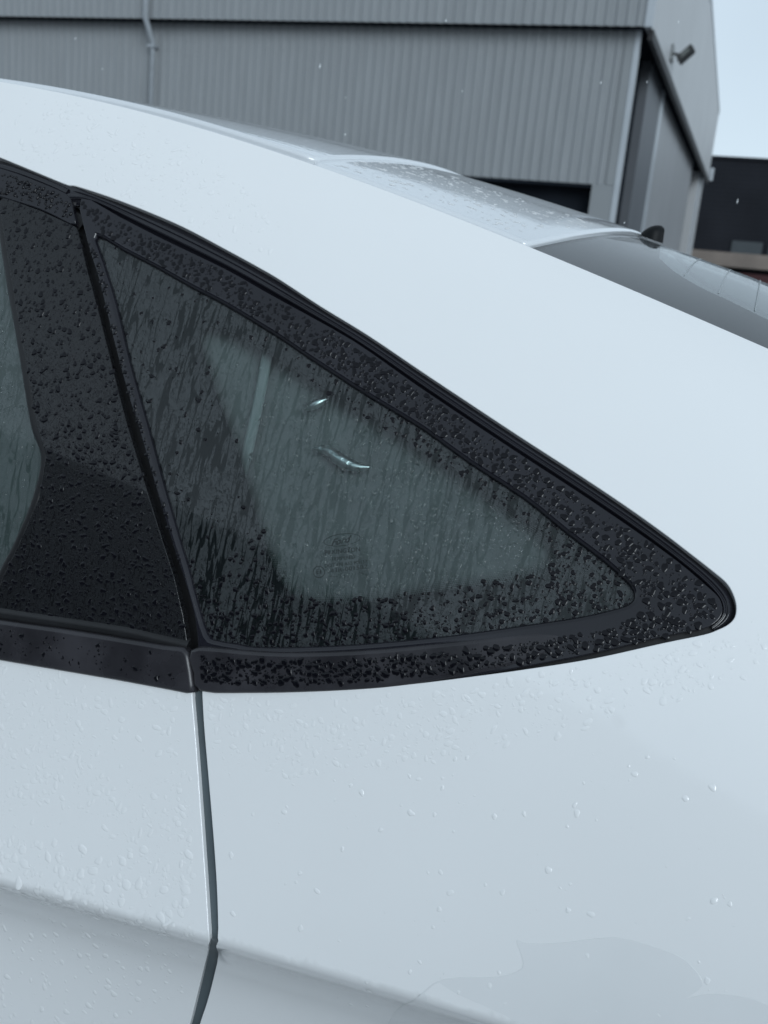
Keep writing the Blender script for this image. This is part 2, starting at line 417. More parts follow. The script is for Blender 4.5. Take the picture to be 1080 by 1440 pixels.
def corrugated(name, x0, x1, z0, z1, y, mt, parent, pitch=.19, depth=.030):
    v = []; f = []; x = x1
    prof = [(0, 0), (.30, 0), (.42, -1), (.72, -1), (.84, 0)]
    xs = []
    while x > x0:
        for u, h in prof: xs.append((x-u*pitch, y+h*depth))
        x -= pitch
    n = len(xs)
    for a, b in xs: v += [(a, b, z0), (a, b, z1)]
    for i in range(n-1): f.append((2*i, 2*i+1, 2*i+3, 2*i+2))
    return mesh(name, v, f, mt, parent, smooth=False)
corrugated('cladding', XLB, XG-.28, zcl, ZS+.3, YW, GREY, hall)
MB().box((XG-.52, YW-.03, 0), (XG-.02, YW+.25, zcl-.003)).build('corner_post', noise_on(mat('corner_grey', (.215, .23, .24), .45), amount=.05, nscale=1), hall)
MB().box((XG-.27, YW-.03, zcl+.003), (XG-.02, YW+.25, ZS+.05)).build('corner_trim', bpy.data.materials['corner_grey'], hall)
MB().box((XG-.10, YW-.045, 0), (XG-.0, YW-.032, ZS+.04)).build('flashing', FLASH, hall)
MB().box((XLB, YW+.35, 0), (XG-.52, YW+.40, zcl+.2)).build('opening_shade', DARKG, hall)  # sheet coloured as the shade inside the opening
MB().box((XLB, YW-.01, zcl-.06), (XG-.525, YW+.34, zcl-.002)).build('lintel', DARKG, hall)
# overhanging upper band: corrugated long side, flat gable
near_top = ZS+2.6
corrugated('upper_cladding', XLB, XC-.12, ZS, near_top, YC, GREY, hall)
MB().box((XC-.12, YC-.04, ZS-.01), (XC+.02, YC+.015, near_top)).build('flashing', FLASH, hall)
YFAR = YF
gp = [(XC, YC+.02, ZS), (XC, YFAR, ZS), (XC, YFAR, ZE), (XC, YR, ZRG), (XC, YC+.02, ZRG - (YR-YC)*(ZRG-ZE)/(YFAR-YR)*.9)]
m = MB(); m.poly(gp, (-.12, 0, 0)); m.build('gable_panel', FLAT, hall)
zn = gp[-1][2]
m = MB(); m.poly([(XC+.01, YC-.1, zn), (XC+.01, YR, ZRG), (XC+.01, YFAR+.1, ZE), (XC+.01, YFAR+.1, ZE+.14), (XC+.01, YR, ZRG+.16), (XC+.01, YC-.1, zn+.14)], (XLB-XC, 0, 0)); m.build('roof', noise_on(mat('roof_sheet', (.22, .24, .26), .4), amount=.1, nscale=1), hall)
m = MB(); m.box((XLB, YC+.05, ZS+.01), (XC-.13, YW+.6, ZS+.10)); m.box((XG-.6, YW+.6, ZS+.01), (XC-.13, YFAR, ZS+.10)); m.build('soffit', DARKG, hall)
# gable end under the overhang: pocket, column, sliding door leaf, gap, post
def ygate(px, py): return on_plane(px, py, 0, XG-.05)[1]
y1, y2, y3, y4, y5, y6 = YW+.26, ygate(913.7, 110), ygate(933, 122), ygate(978, 222), ygate(983, 240), ygate(990, 244)
print('Y', y1, y2, y3, y4, y5, y6, YFAR)
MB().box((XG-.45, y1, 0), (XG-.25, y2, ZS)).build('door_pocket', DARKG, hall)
MB().box((XG-.5, y2, 0), (XG-.06, y3-.04, ZS)).build('column', noise_on(mat('column_grey', (.085, .093, .105), .5), amount=.06, nscale=1), hall)
dl = MB().box((XG-.4, y3, 0.05), (XG-.10, y4, ZS-.02)).build('sliding_door', DOORM, hall)
MB().box((XG-.095, y3, 0.05), (XG-.04, y3+.5, ZS-.04)).build('door_edge', FLASH, dl)
MB().box((XG-.095, y4-2.2, 0.4), (XG-.075, y4-1.2, 2.4)).build('wicket_door', mat('wicket_grey', (.14, .15, .165), .5), dl)
MB().box((XG-.6, y4, 0), (XG-.5, y5+.5, ZS)).build('gap_shade', DARKG, hall)  # box coloured as the shade between door and post
MB().box((XG-.3, y5, 0), (XG-.02, max(y6, y5+.8), ZS)).build('post', FLAT, hall)
MB().box((XG-.018, y5+.2, 0), (XG+.01, y5+.6, ZS)).build('flashing', FLASH, hall)
MB().box((XLB, YFAR-.5, 0), (XG-.61, YFAR-.4, ZS)).build('rear_wall', FLAT, hall)
MB().box((XC-.06, YC+.2, ZS-.18), (XC+.03, YFAR, ZS-.003)).build('door_rail', mat('rail_black', (.012, .012, .014), .6), hall)
# downpipe
px_t = on_plane(205, 0, 1, YC-.12); px_m = on_plane(204, 27, 1, YC-.12); px_b = on_plane(215, 60, 1, YW-.12); px_z = on_plane(212, 145, 1, YW-.12)
m = MB(); m.tube([(px_m[0], YC-.12, near_top-.1), (px_m[0], YC-.12, px_m[2]+.05), (px_b[0], YW-.12, px_b[2]), (px_b[0], YW-.12, .1)], .062, 12)
dpipe = m.build('downpipe', PIPEM, hall, True)
for zz in (px_b[2]-.1, px_b[2]-2.2): MB().box((px_b[0]-.09, YW-.20, zz), (px_b[0]+.09, YW-.01, zz+.06)).build('pipe_bracket', PIPEM, dpipe)
tag(MB().tube([(XC+.06, YFAR+.15, ZS-.05), (XC+.06, YFAR+.15, ZS+.42)], .11, 10).build('corner_spout', PIPEM), 'pale rain spout under the far corner of the warehouse gable', 'rain spout')
# floodlight on the gable
fp = on_plane(945, 74, 0, XC)
fl = empty('floodlight', tuple(fp), 'dark floodlight on a bracket arm fixed to the grey gable panel', 'floodlight')
LAMPD = mat('lamp_housing', (.02, .022, .022), .5)
yy, zz = fp[1], fp[2]
MB().tube([(XC+.0, yy, zz-.02), (XC+.2, yy, zz-.04)], .03, 8).build('bracket_arm', LAMPD, fl, True)
MB().box((XC+.003, yy-.25, zz-.18), (XC+.04, yy+.15, zz+.12)).build('base_plate', mat('bracket_zinc', (.15, .16, .16), .4), fl)
a = np.array([XC+.16, yy-.2, zz-.16]); b_ = np.array([XC+.42, yy-.2, zz+.10]); d_ = b_-a; d_ /= np.linalg.norm(d_); n_ = np.array([-d_[2], 0, d_[0]])
h_ = .06
MB().poly([tuple(a-n_*h_), tuple(b_-n_*h_), tuple(b_+n_*h_), tuple(a+n_*h_)], (0, .45, 0)).build('lamp_head', LAMPD, fl)
MB().poly([tuple(a+d_*.08-n_*h_*.55), tuple(b_-d_*.1-n_*h_*.55), tuple(b_-d_*.1+n_*h_*.55), tuple(a+d_*.08+n_*h_*.55)], (0, -.012, 0)).build('lens', mat('lamp_lens', (.12, .13, .125), .25), fl)

# ------------------------------------------------------------------ unseen hall added across the yard to darken reflections in the black trim
opp = empty('added_warehouse', (0, -15, 0), 'plain grey warehouse added out of view across the yard, dimming reflections in the black trim', 'warehouse')
OPPM = noise_on(mat('facing_cladding', (.10, .11, .125), .5), amount=.12, nscale=.5)
MB().box((-40, -27, 0), (2, -15, 6.8)).build('wall', OPPM, opp)
MB().box((-40.3, -27.3, 6.81), (2.3, -14.7, 7.1)).build('roof', FLAT, opp)
for xx in (-32, -20, -8): MB().box((xx, -14.99, 0), (xx+6, -14.9, 4.4)).build('shutter', DARKG, opp)

# ------------------------------------------------------------------ dark warehouse behind, tan canopy, red van
YB = 75.0
t0 = on_plane(1004, 219, 1, YB); bt = on_plane(1030, 357, 1, YB)
print('DARK', t0, bt)
dark = empty('dark_warehouse', (t0[0]+8, YB, 0), 'near black flat roofed warehouse at the right edge beyond the grey one', 'warehouse')
BLK = noise_on(mat('black_cladding', (.020, .0215, .026), .8, spec=0), amount=.12, nscale=.4)
m = MB(); xa, xb = t0[0]-10, t0[0]+45
m.box((xa, YB+.05, bt[2]), (xb, YB+20, t0[2]-.1)); m.build('wall', BLK, dark)
v = []; f = []; zq = bt[2]; k = 0
while zq < t0[2]-.3:
    v += [(xa, YB, zq), (xb, YB, zq), (xb, YB-.012, zq+.09), (xa, YB-.012, zq+.09), (xb, YB-.012, zq+.21), (xa, YB-.012, zq+.21), (xb, YB, zq+.3), (xa, YB, zq+.3)]
    f += [(k, k+1, k+2, k+3), (k+3, k+2, k+4, k+5), (k+5, k+4, k+6, k+7)]; k += 8; zq += .3
mesh('ribbed_cladding', v, f, BLK, dark, False)
MB().box((xa, YB-.15, t0[2]-.2), (xb, YB+20, t0[2])).build('parapet', BLK, dark)
q0 = on_plane(1030, 338, 1, YB-.1); q1 = on_plane(1071, 354, 1, YB-.1)
MB().box((q0[0], YB-.12, bt[2]+.05), (q1[0], YB-.06, q0[2])).build('shutter', noise_on(mat('shutter_grey', (.035, .045, .052), .5), amount=.1), dark)
MB().box((q1[0]+.4, YB-.12, bt[2]+.05), (q1[0]+3.4, YB-.06, q0[2]-.1)).build('shutter', bpy.data.materials['shutter_grey'], dark)
c0 = on_plane(1000, 357, 1, YB-3); c1 = on_plane(1060, 378, 1, YB-3)
TAN = noise_on(mat('tan_fascia', (.17, .14, .12), .6), amount=.15, nscale=.8)
MB().box((xa, YB-3, c1[2]), (xb, YB-.2, bt[2]-.05)).build('canopy', TAN, dark)
MB().box((xa, YB+.1, 0), (xb, YB+20, bt[2]-.1)).build('ground_floor_wall', BLK, dark)
# red van under the canopy: only its roof shows
vx = on_plane(1062, 384, 1, YB-8)
van = empty('red_van', (vx[0], YB-8, 0), 'dark red van under the tan canopy at the right edge, only its roof showing', 'van')
RED = mat('dark_red_paint', (.035, .004, .005), .3, coat=.6); h = max(vx[2]-.1, 1.9)
m = MB(); x0, x1 = vx[0]-2.2, vx[0]+3.2
side = [(x0, YB-9, .35), (x1, YB-9, .35), (x1, YB-9, h-.15), (x1-.1, YB-9, h), (x0+1.3, YB-9, h), (x0+.5, YB-9, h*.62), (x0, YB-9, h*.5)]
bdy = MB().poly(side, (0, 2, 0)).build('body', RED, van)
MB().poly([(x0+.75, YB-9.01, h*.62), (x0+1.4, YB-9.01, h*.9), (x0+2.2, YB-9.01, h*.9), (x0+2.2, YB-9.01, h*.62)], (0, .012, 0)).build('side_window', GLOSSB, van)
for xx in (x0+.9, x1-.9):
    wv = MB().tube([(xx, YB-9.05, .34), (xx, YB-8.8, .34)], .34, 20).build('wheel', RUBBER, van)
    MB().tube([(xx, YB-9.07, .34), (xx, YB-9.04, .34)], .2, 16).build('rim', FLASH, wv)

# ------------------------------------------------------------------ the white car
car = empty('car', (-.3, yd_of(0)+RW, 0), 'white rain covered car with a black trimmed triangular rear quarter window', 'car')
def XZ(p): return [tuple(q) for q in p]
win_top = [(0,220),(55,242.6),(94,258.5),(107,260.5),(155,276),(207,296),(259,318.5),(315,348),(370,378),(400,396),(452,430),(519,471),(593,521),(660,565.5),(738,617),(815.6,667),(880,710),(932,747),(970,776),(1002,801),(1022,818),(1032,834),(1037,852),(1035,868),(1025.6,879),(1010,887),(990,894),(932,906),(835,927.5),(738,943),(660,953.6),(580,963.5),(500,970.5),(420,973.5),(350,974),(285,973)]
GAPL = [(268,972),(272.5,1024),(277.5,1090),(284.5,1190),(288.5,1250),(291.5,1300),(292.5,1332),(285.5,1360),(275.5,1400),(265.5,1440),(250,1490)]
GAPR = [(285,973),(288,1024),(293.7,1090),(302,1190),(306.5,1265),(307.5,1340),(302,1372),(292,1410),(282,1440),(268,1490)]
wt = sp(catmull(win_top, 4)); gl = sp(catmull(GAPL, 4)); gr = sp(catmull(GAPR, 4))
xs = np.linspace(-1.75, .95, 90)
top = [(x, float(Zd(x))-.001) for x in xs]
left0 = wt[0]
dz0 = float(Zd(left0[0]))-left0[1]
outl = top[::-1] + [(-1.75, float(Zd(-1.75))-dz0+.01)] + [(x, float(Zd(x))-dz0+.0) for x in np.linspace(-1.6, left0[0]-.05, 12)]
quarter = outl + wt + gr[1:] + [(gr[-1][0]+.02, .12), (.95, .12)]
cre = np.array([(x, float(zc(x))+d) for x in np.arange(-1.7, .6, .011) for d in (-.06, -.045, -.033, -.024, -.017, -.0115, -.007, -.003, .001, .005, .0095, .015, .022, .031)])
quarter_panel = panel('quarter_panel', quarter, sidemap, PAINT, car, step=.0095, extra=cre, roll=.0012, depth=.022)
WFILM = noise_on(mat('thin_water_film', (.755, .768, .775), .3, coat=1.0, cr=.0), amount=.02, nscale=9)
wf = sp(catmull([(727,1322),(745,1327),(790,1326),(830,1321),(870,1319),(915,1330),(955,1345),(975,1362),(988,1385),(965,1404),(1005,1398),(1080,1414),(1120,1480),(600,1480),(548,1436),(590,1400),(625,1377),(700,1374),(734,1362),(733,1342)], 3, True))
tag(panel('water_film', wf, sidemap, WFILM, quarter_panel, step=.02, off=.0003, roll=.0002, depth=.0002), kind='stuff')
# rear door skin
dt = sp(catmull([(0,925),(78,938),(156,951),(233,965.5),(269,972)], 4))
dxl = -1.75
def slope_ext(p, q, x): return p[1]+(q[1]-p[1])/(q[0]-p[0])*(x-p[0])
door = [(dxl, slope_ext(dt[0], dt[6], dxl))] + dt + gl[1:] + [(gl[-1][0]+.02, .12), (dxl, .12)]
rear_door = panel('rear_door', door, sidemap, PAINT, car, step=.0095, extra=cre, roll=.0012, depth=.022)
# shut-line jamb
mid = [((a[0]+b[0])/2, (a[1]+b[1])/2) for a, b in zip(gl, gr)]
sweep('door_jamb', mid, sidemap, [(-.018, -.0065), (0, -.0065), (.018, -.0065)], JAMB, car)
gapU = sp(catmull([(101,262),(113.5,328),(129.5,383),(145.5,446),(161.5,510),(175,560),(184.5,595),(209,680),(234,760),(249,807),(264,861),(272,900),(275,935),(277,975)], 4))
sweep('pillar_seal', gapU, sidemap, [(-.03, -.018), (-.01, -.020), (.01, -.020), (.03, -.018)], RUBBER, car)
# black behind the openings
QF_out = [(114,279),(167,305),(229.6,337),(315,378),(370,409),(408,430),(497,480),(578.5,537),(660,592),(738,643.6),(815.6,694),(893,746.7),(952,789.5),(990.6,822),(1008,838),(1014,850),(1014,862),(1006,873),(988,882),(932,893),(835,917),(738,936),(660,949),(580,960),(500,968),(420,971.5),(350,972),(284,970),(279,930),(277.5,892),(271,853),(256,803),(242,760),(218,680),(194,596),(184.5,567),(170,515),(155,455.6),(140,392.6),(123,337)]
QG = [(132,328),(172.6,350),(219,374),(265,400),(315,426),(370,459),(400,478),(438,504),(519,556),(593,601),(660,649),(738,700),(796,747),(847,785.6),(878,813),(889,826),(892.5,837),(888,846),(870,854),(815.6,867),(738,879),(660,890.6),(600,898),(500,907),(420,911),(357,911),(330,906.5),(304,902),(288,893),(272,842),(261,799),(249,760),(226,680),(204,598),(193,559),(178,504),(159,422),(141,363)]
qf = sp(catmull(QF_out, 3, True)); qg = sp(catmull(QG, 3, True))
def grow(poly, d):
    P = np.array(poly); t = np.roll(P, -1, 0)-np.roll(P, 1, 0); n = np.stack([t[:, 1], -t[:, 0]], -1); n /= np.linalg.norm(n, axis=1, keepdims=True)
    s = 1 if area(poly) > 0 else -1
    return [tuple(p) for p in P+n*d*s]
frame = panel('window_frame', qf, sidemap, GLOSSB, car, step=.012, off=-.0015, holes=[grow(qg, .0045)], roll=.0012, depth=.012, holeroll=.0058)
inner_trim_poly = sp([(-60,300),(20,300),(60,640),(20,800),(-60,840)])
qglass = panel('quarter_window', grow(qg, .005), sidemap, GLASS, car, step=.012, off=-.0090, roll=.0005, depth=.0006)
# frit: black band printed round the inside of the glass, dissolving into dots
FR = [(291,462),(345,485),(408,524),(482,571),(538,603),(593,640),(645,672),(718,724),(753,748),(772,768),(774,784),(757,796),(718,805),(660,813),(578,825),(533,833),(489,837),(440,838),(412,829),(394,806),(380,774),(362,719),(340,637),(309,552),(297,516),(286,478)]
fr = sp(catmull(FR, 4, True)); fr_in = grow(fr, 0.0075)     # outer limit of the dots = solid edge
m_fr = panel('frit', grow(qg, .004), sidemap, FRIT, qglass, step=.014, off=-.0103, holes=[fr_in], roll=.0002, depth=.0003)
dv = []; df_ = []; pitch = .0021
LA = np.array(grow(fr, 0.0)); 
for row in range(7):
    L_ = np.array(resample(grow(fr, .0065-row*.00185), pitch)); P, n = sidemap(L_, -.0103)
    rad = .00102*(1-row*.115)
    t = np.roll(P, -1, 0)-P; t /= np.linalg.norm(t, axis=1, keepdims=True); b = np.cross(n, t)
    if row % 2: P = P+t*pitch*.5
    for p, tt, bb in zip(P, t, b):
        k = len(dv); dv += [p+rad*(tt*math.cos(a)+bb*math.sin(a)) for a in np.arange(6)*math.pi/3]; df_.append(tuple(range(k, k+6)))
tag(mesh('frit_dots', dv, df_, FRIT, qglass, False), kind='stuff')
# black outer seal: channel and ribs along the upper edge
mids = [(104,266),(131,277),(182,299.5),(242,328),(315,362),(385,401),(430,430),(508,476),(586,529),(660,578),(738,630),(815,680),(885,728),(942,768),(980,796),(1005,820),(1020,836),(1026,852),(1024,866),(1014,877)]
W_ = np.array(resample(wt, .004, closed=False)); F_ = np.array(resample(qf, .002))
tip = int(np.argmax(W_[:, 0]))+14; W_ = W_[3:tip]
nn_ = np.array([F_[np.argmin(np.linalg.norm(F_-p, axis=1))] for p in W_]); hw = np.linalg.norm(nn_-W_, axis=1)/2
ker = np.ones(15)/15
sm = lambda a: np.convolve(np.pad(a, 7, mode='edge'), ker, 'valid')
hw = sm(hw); sl = np.stack([sm((W_[:, 0]+nn_[:, 0])/2), sm((W_[:, 1]+nn_[:, 1])/2)], -1)
sl_ = [tuple(p) for p in sl]
sweep('window_seal', sl_, sidemap, [(.0165, -.010), (.0150, -.0085), (.0110, -.0080), (.0065, -.0035), (.0035, -.0020), (.0005, -.0045), (-.0015, -.0050), (-.0040, -.0030), (-.0070, -.0026), (-.0085, -.0055), (-.012, -.009), (-.0165, -.010)], GLOSSB, car, step=.003, taper=lambda t: float(np.interp(t, np.linspace(0, 1, len(hw)), hw))/.0150)
sl = sl_
sweep('channel_backing', sl, sidemap, [(-.016, -.0125), (.016, -.0125)], RUBBER, car)
low_edge = sp(catmull([(1026,879),(990,890),(932,902),(835,923),(738,940),(660,951.5),(580,962),(500,969),(420,972.5),(350,973),(283,972)], 4))
sweep('channel_backing', low_edge, sidemap, [(-.012, -.0085), (.012, -.0085)], RUBBER, car)
# belt mouldings
BM = [(275,918),(311,917.5),(344,921),(400,924),(470,923),(540,919),(620,911),(690,903),(760,895),(790,899),(760,918),(700,935),(640,946),(560,958),(500,963),(420,966.5),(350,967.5),(287,965.5),(280,945)]
bmo = sp(catmull(BM, 3, True))
xq0, xq1 = sp([(275, 940)])[0][0], sp([(780, 905)])[0][0]
def bm_off(x, z): return .0075*(1-np.clip((x-xq0)/(xq1-xq0), 0, 1)**1.3)-.0012
belt = panel('belt_moulding', bmo, sidemap, SATINB, car, step=.008, off=bm_off, roll=.0055, depth=.012)
BD = [(0,878),(78,889),(155,901),(233,914),(258,916.5),(262,922),(266,945),(269,968.5),(233,961.5),(156,947.5),(78,934.5),(0,921.5)]
bd = sp(BD); e0 = slope_ext(bd[0], bd[1], dxl); e1 = slope_ext(bd[-1], bd[-2], dxl)
dbelt = panel('door_moulding', [(dxl, e0)]+bd+[(dxl, e1)], sidemap, SATINB, rear_door, step=.008, off=.006, roll=.0060, depth=.014)
lip = sp(catmull([(-60,855),(0,866),(78,878),(175,893),(218,903),(263,913)], 6)); lip = [(dxl, slope_ext(lip[0], lip[3], dxl))]+lip
sweep('weather_strip', lip, sidemap, [(.012, -.006), (.0085, -.001), (.005, .0012), (.000, .0010), (-.004, -.001), (-.008, -.003), (-.012, -.008)], RUBBER, rear_door)
# black pillar cover on the door
PC = [(14,281),(55.5,296),(103,318),(105,319.5),(107.5,325),(119,374),(136,437),(152.6,503.7),(165.5,555.6),(175,592.6),(200,676),(226,760),(242,810.6),(255,866),(260,900),(260,914),(218,908),(175,900),(78,884),(0,873),(-12,862),(3,812),(26,765),(54,700),(64,640),(51,600),(42,544),(29,474),(18,407),(5,330),(-2,283),(3,278)]
pc = sp(PC)
pillar = panel('pillar_cover', pc, sidemap, WETBLACK, rear_door, step=.012, off=-.002, roll=.0012, depth=.010)
# door glass and its rubber run
DG = [(-2,325),(7,407),(22,478),(33,545),(43,595),(54,645),(43,700),(17,762),(-6,812),(-14,850)]
dg = sp(DG); zt = lambda x: float(Zd(x))-.162
topg = [(x, zt(x)) for x in np.linspace(dxl, dg[0][0]-.03, 10)]
dgl = topg + dg + [(dxl, slope_ext(lip[1], lip[4], dxl)-.0)]
dglass = panel('door_window', dgl, sidemap, GLASS, rear_door, step=.02, off=-.007, roll=.0005, depth=.0006)
run = sp(catmull([(-4,300),(1,330),(13,407),(25,474),(36,544),(45.5,598),(59,642),(47,700),(21,764),(-3,812),(-12,850)], 5))
sweep('window_run', run, sidemap, [(-.0065, -.009), (-.0055, -.0055), (-.003, -.0035), (.0, -.0038), (.003, -.0035), (.0055, -.0045), (.0065, -.009)], RUBBER, rear_door)
# upper frame of the door
tf_lo = [(0,274),(55.5,291.5),(98,312)]; tf_hi = [(0,237),(30,247),(74,264.5),(90,272)]
a_ = sp(catmull(tf_lo, 4)); b_ = sp(catmull(tf_hi, 4)); g1 = sp([(96,278),(104,312)])
hgt_l = float(Zd(a_[0][0]))-a_[0][1]; hgt_h = float(Zd(b_[0][0]))-b_[0][1]
xsl = np.linspace(dxl, a_[0][0]-.04, 12)
upf = [(x, float(Zd(x))-hgt_l) for x in xsl]+a_+[g1[1], g1[0]]+b_[::-1]+[(x, float(Zd(x))-hgt_h) for x in xsl[::-1]]
panel('door_frame', upf, sidemap, GLOSSB, rear_door, step=.012, off=-.002, roll=.002, depth=.010)
dm = sp(catmull([(0,230),(35,241),(74,256.5),(94,266)], 4)); hm = float(Zd(dm[0][0]))-dm[0][1]
dm = [(x, float(Zd(x))-hm) for x in xsl]+dm
sweep('door_seal', dm, sidemap, [(-.011, -.012), (-.008, -.006), (-.004, -.002), (.001, -.0025), (.004, -.006), (.011, -.012)], GLOSSB, rear_door)
bk = sp([(0,276),(55,293),(104,318)]); hb = float(Zd(bk[0][0]))-bk[0][1]
sweep('door_frame_backing', [(x, float(Zd(x))-hb) for x in xsl]+bk, sidemap, [(-.02, -.011), (.02, -.011)], RUBBER, rear_door)

# roof, tailgate, spoiler edge, rear window
def arc(px_pts, x_edge=None):
    q = np.array(rp(px_pts)); return q
A1 = lambda v: -.578*AS + .105*(1-(1-np.clip(v, 0, 2))**2)
A2 = lambda v: -.288*AS + .062*(1-(1-np.clip(v, 0, 2))**2)
AS = .92
q1 = np.array(rp([(454,228),(478.5,225.7),(536,226.7),(584,232)])); q2 = np.array(rp([(734,341),(767,333),(815,326),(864,324)]))
def fitarc(q):
    v = q[:, 1]; B = 1-(1-np.clip(v, 0, 2))**2; k = np.polyfit(B, q[:, 0], 1); print('ARC', k, q.round(3).tolist()); return lambda vv: k[1]+k[0]*(1-(1-np.clip(vv, 0, 2))**2)
A1 = fitarc(q1); A2 = fitarc(q2[:3])
VS = np.linspace(.016, 1.984, 60)
def loopx(f0, f1, n=40): return [(float(f0(v)), v) for v in VS] + [(float(f1(v)), v) for v in VS[::-1]]
roofl = [(float(A1(v))-.006, v) for v in VS]
xe = lambda a, b, v: [(x, v) for x in np.linspace(a, b, 60)[1:-1]]
rf = [(float(A1(v))-.006, v) for v in VS] + xe(float(A1(VS[-1]))-.006, -2.2, VS[-1]) + [(-2.2, v) for v in VS[::-1]] + xe(-2.2, float(A1(VS[0]))-.006, VS[0])
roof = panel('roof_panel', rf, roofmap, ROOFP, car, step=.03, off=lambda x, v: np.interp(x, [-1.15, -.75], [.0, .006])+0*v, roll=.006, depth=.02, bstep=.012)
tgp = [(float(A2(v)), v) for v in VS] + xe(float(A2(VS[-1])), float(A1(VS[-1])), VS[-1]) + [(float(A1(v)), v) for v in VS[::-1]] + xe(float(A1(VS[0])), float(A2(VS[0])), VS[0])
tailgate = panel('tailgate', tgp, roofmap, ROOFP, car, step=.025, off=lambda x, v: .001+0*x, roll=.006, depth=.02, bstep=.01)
VS2 = np.linspace(.02, 1.98, 60)
rgp = [(.95, v) for v in VS2] + xe(.95, float(A2(VS2[-1]))-.02, VS2[-1]) + [(float(A2(v))-.02, v) for v in VS2[::-1]] + xe(float(A2(VS2[0]))-.02, .95, VS2[0])
cl = rp([(930,356),(950,374),(985,395),(1030,416),(1060,431),(1080,441)])
print('CLEAR', np.round(cl, 3).tolist())
clr = [tuple(p) for p in catmull([tuple(c) for c in cl], 3)]
clr = clr + [(.25, .20), (.6, .16), (.86, .15)]
xm = clr[0][0]
hole = clr + [(.86, 1.85), (.6, 1.84), (.25, 1.80)] + [(x, 2-v) for x, v in clr[:-3][::-1]] + [(xm-.02, 1.25), (xm-.024, 1.0), (xm-.02, .75)]
FRITG = wet_glass('rear_frit_glass', (0, 0, 0), .05, frit=True, channel=False, bump=.05)
rear_frit = panel('rear_window', rgp, roofmap, FRITG, car, step=.03, off=-.007, holes=[hole], roll=.001, depth=.004, holeroll=.0002, bstep=.012)
rear_glass = panel('clear_glass', hole, roofmap, REARGL, rear_frit, step=.04, off=-.0072, roll=.0002, depth=.0004, bstep=.015)
HL = mat('heater_line', (.30, .33, .34), .5)
l1 = rp([(966, 379.4), (1001, 370)]); l2 = rp([(1016, 400), (1052, 388)])
print('HEAT', l1, l2)
pit = l2[0][0]-l1[0][0]
for i in range(14):
    xx = l1[0][0]+pit*i
    if xx > .84: break
    v0 = float(np.interp(xx, [c[0] for c in clr], [c[1] for c in clr]))+.02
    sk = (l1[1][0]-l1[0][0])/max(l1[1][1]-l1[0][1], .05)
    sweep('heater_line', [(xx, v0)]+[(xx+0*v, v) for v in np.linspace(v0+.05, 2-v0, 20)], roofmap, [(-.0008, -.0066), (.0008, -.0066)], HL, rear_frit, step=.03)
# ditch filler between roof and side panels
sweep('roof_ditch', [(x, float(Zd(x))-.002) for x in np.linspace(-1.75, .95, 60)], sidemap, [(-.012, -.014), (.012, -.014)], RUBBER, car, step=.03)
sweep('spoiler_gap', [(float(A1(v))-.003, v) for v in VS], roofmap, [(-.02, -.016), (.02, -.016)], RUBBER, car, step=.03)
sweep('spoiler_gap', [(float(A2(v))+.01, v) for v in VS], roofmap, [(-.03, -.018), (.015, -.018)], RUBBER, car, step=.03)
# small black fin beyond the spoiler
d = ray(912, 331); ts = np.linspace(1, 2.2, 300); P = CAM+ts[:, None]*d; vv = (P[:, 1]-yd_of(P[:, 0]))/RW
k = int(np.argmin(np.abs(P[:, 2]-zr(P[:, 0], vv)) + (vv < .9)*9)); fp = P[k]; print('FIN', fp, vv[k])
fin = []
m = MB(); zf = float(zr(fp[0], vv[k]))
L_ = 14; prof = []
for i in range(L_+1):
    t = i/L_; h = .022*math.sin(min(t*1.15, 1)*math.pi/2)**.8*(1 if t < .9 else 1-(t-.9)*1.5); wd = .012*math.sin(math.pi*min(.06+t*.8, .94))+.003
    prof.append((t, h, wd))
v = []; f = []
for t, h, wd in prof:
    x = fp[0]-.012+.036*t; zb0 = float(zr(x, vv[k]))-.004
    for j in range(9):
        a = math.pi*j/8; v.append((x, fp[1]-wd*math.cos(a)*1.3, zb0+(h+.004)*math.sin(a)**.7))
for i in range(L_):
    for j in range(8): a = i*9+j; f.append((a, a+1, a+10, a+9))
f.append(tuple(range(9))); f.append(tuple(range(L_*9+8, L_*9-1, -1)))
mesh('roof_fin', v, f, mat('fin_black', (.006, .007, .008), .5, spec=.15), car)

# far side of the car
mirror(quarter_panel, car); mirror(rear_door, car)
fp_ = mirror(pillar, car, 'pillar_cover'); mirror(frame, car, 'window_frame')
mirror(qglass, car, 'quarter_window', FARGL); mirror(dglass, car, 'door_window', FARGL)
# cabin
yc = float(yd_of(0)+RW); yl = yd_of(0)-.28
def rbox(name, a, b, material, parent, r=.03, sub=3, rot=None, piv=None):
    bm = bmesh.new(); bmesh.ops.create_cube(bm, size=1)
    for v_ in bm.verts: v_.co = Vector([(a[i]+b[i])/2+v_.co[i]*(b[i]-a[i]) for i in range(3)])
    bmesh.ops.bevel(bm, geom=bm.edges[:]+bm.verts[:], offset=r, segments=sub, affect='EDGES', profile=.6)
    if rot:
        bmesh.ops.rotate(bm, verts=bm.verts[:], cent=piv or [(a[i]+b[i])/2 for i in range(3)], matrix=Matrix.Rotation(rot, 3, 'Y'))
    me = bpy.data.meshes.new(name); bm.to_mesh(me); bm.free(); return link(name, me, material, parent)
zbt = float(zb(-.5))
rbox('rear_seat', (-.78, D0+.16, .35), (-.62, 2*yc-D0-.16, 1.10), FABRIC, car, .05, 4, rot=.35, piv=(-.7, yc, .35))
for yy in (D0+.36, yc, 2*yc-D0-.36):
    hr = rbox('headrest', (-.50, yy-.13, 1.10), (-.40, yy+.13, 1.25), FABRIC, car, .04, 4, rot=.2)
    for s in (-.06, .06): MB().tube([(-.46, yy+s, 1.04), (-.45, yy+s, 1.15)], .006, 8).build('headrest_post', FLASH, hr, True)
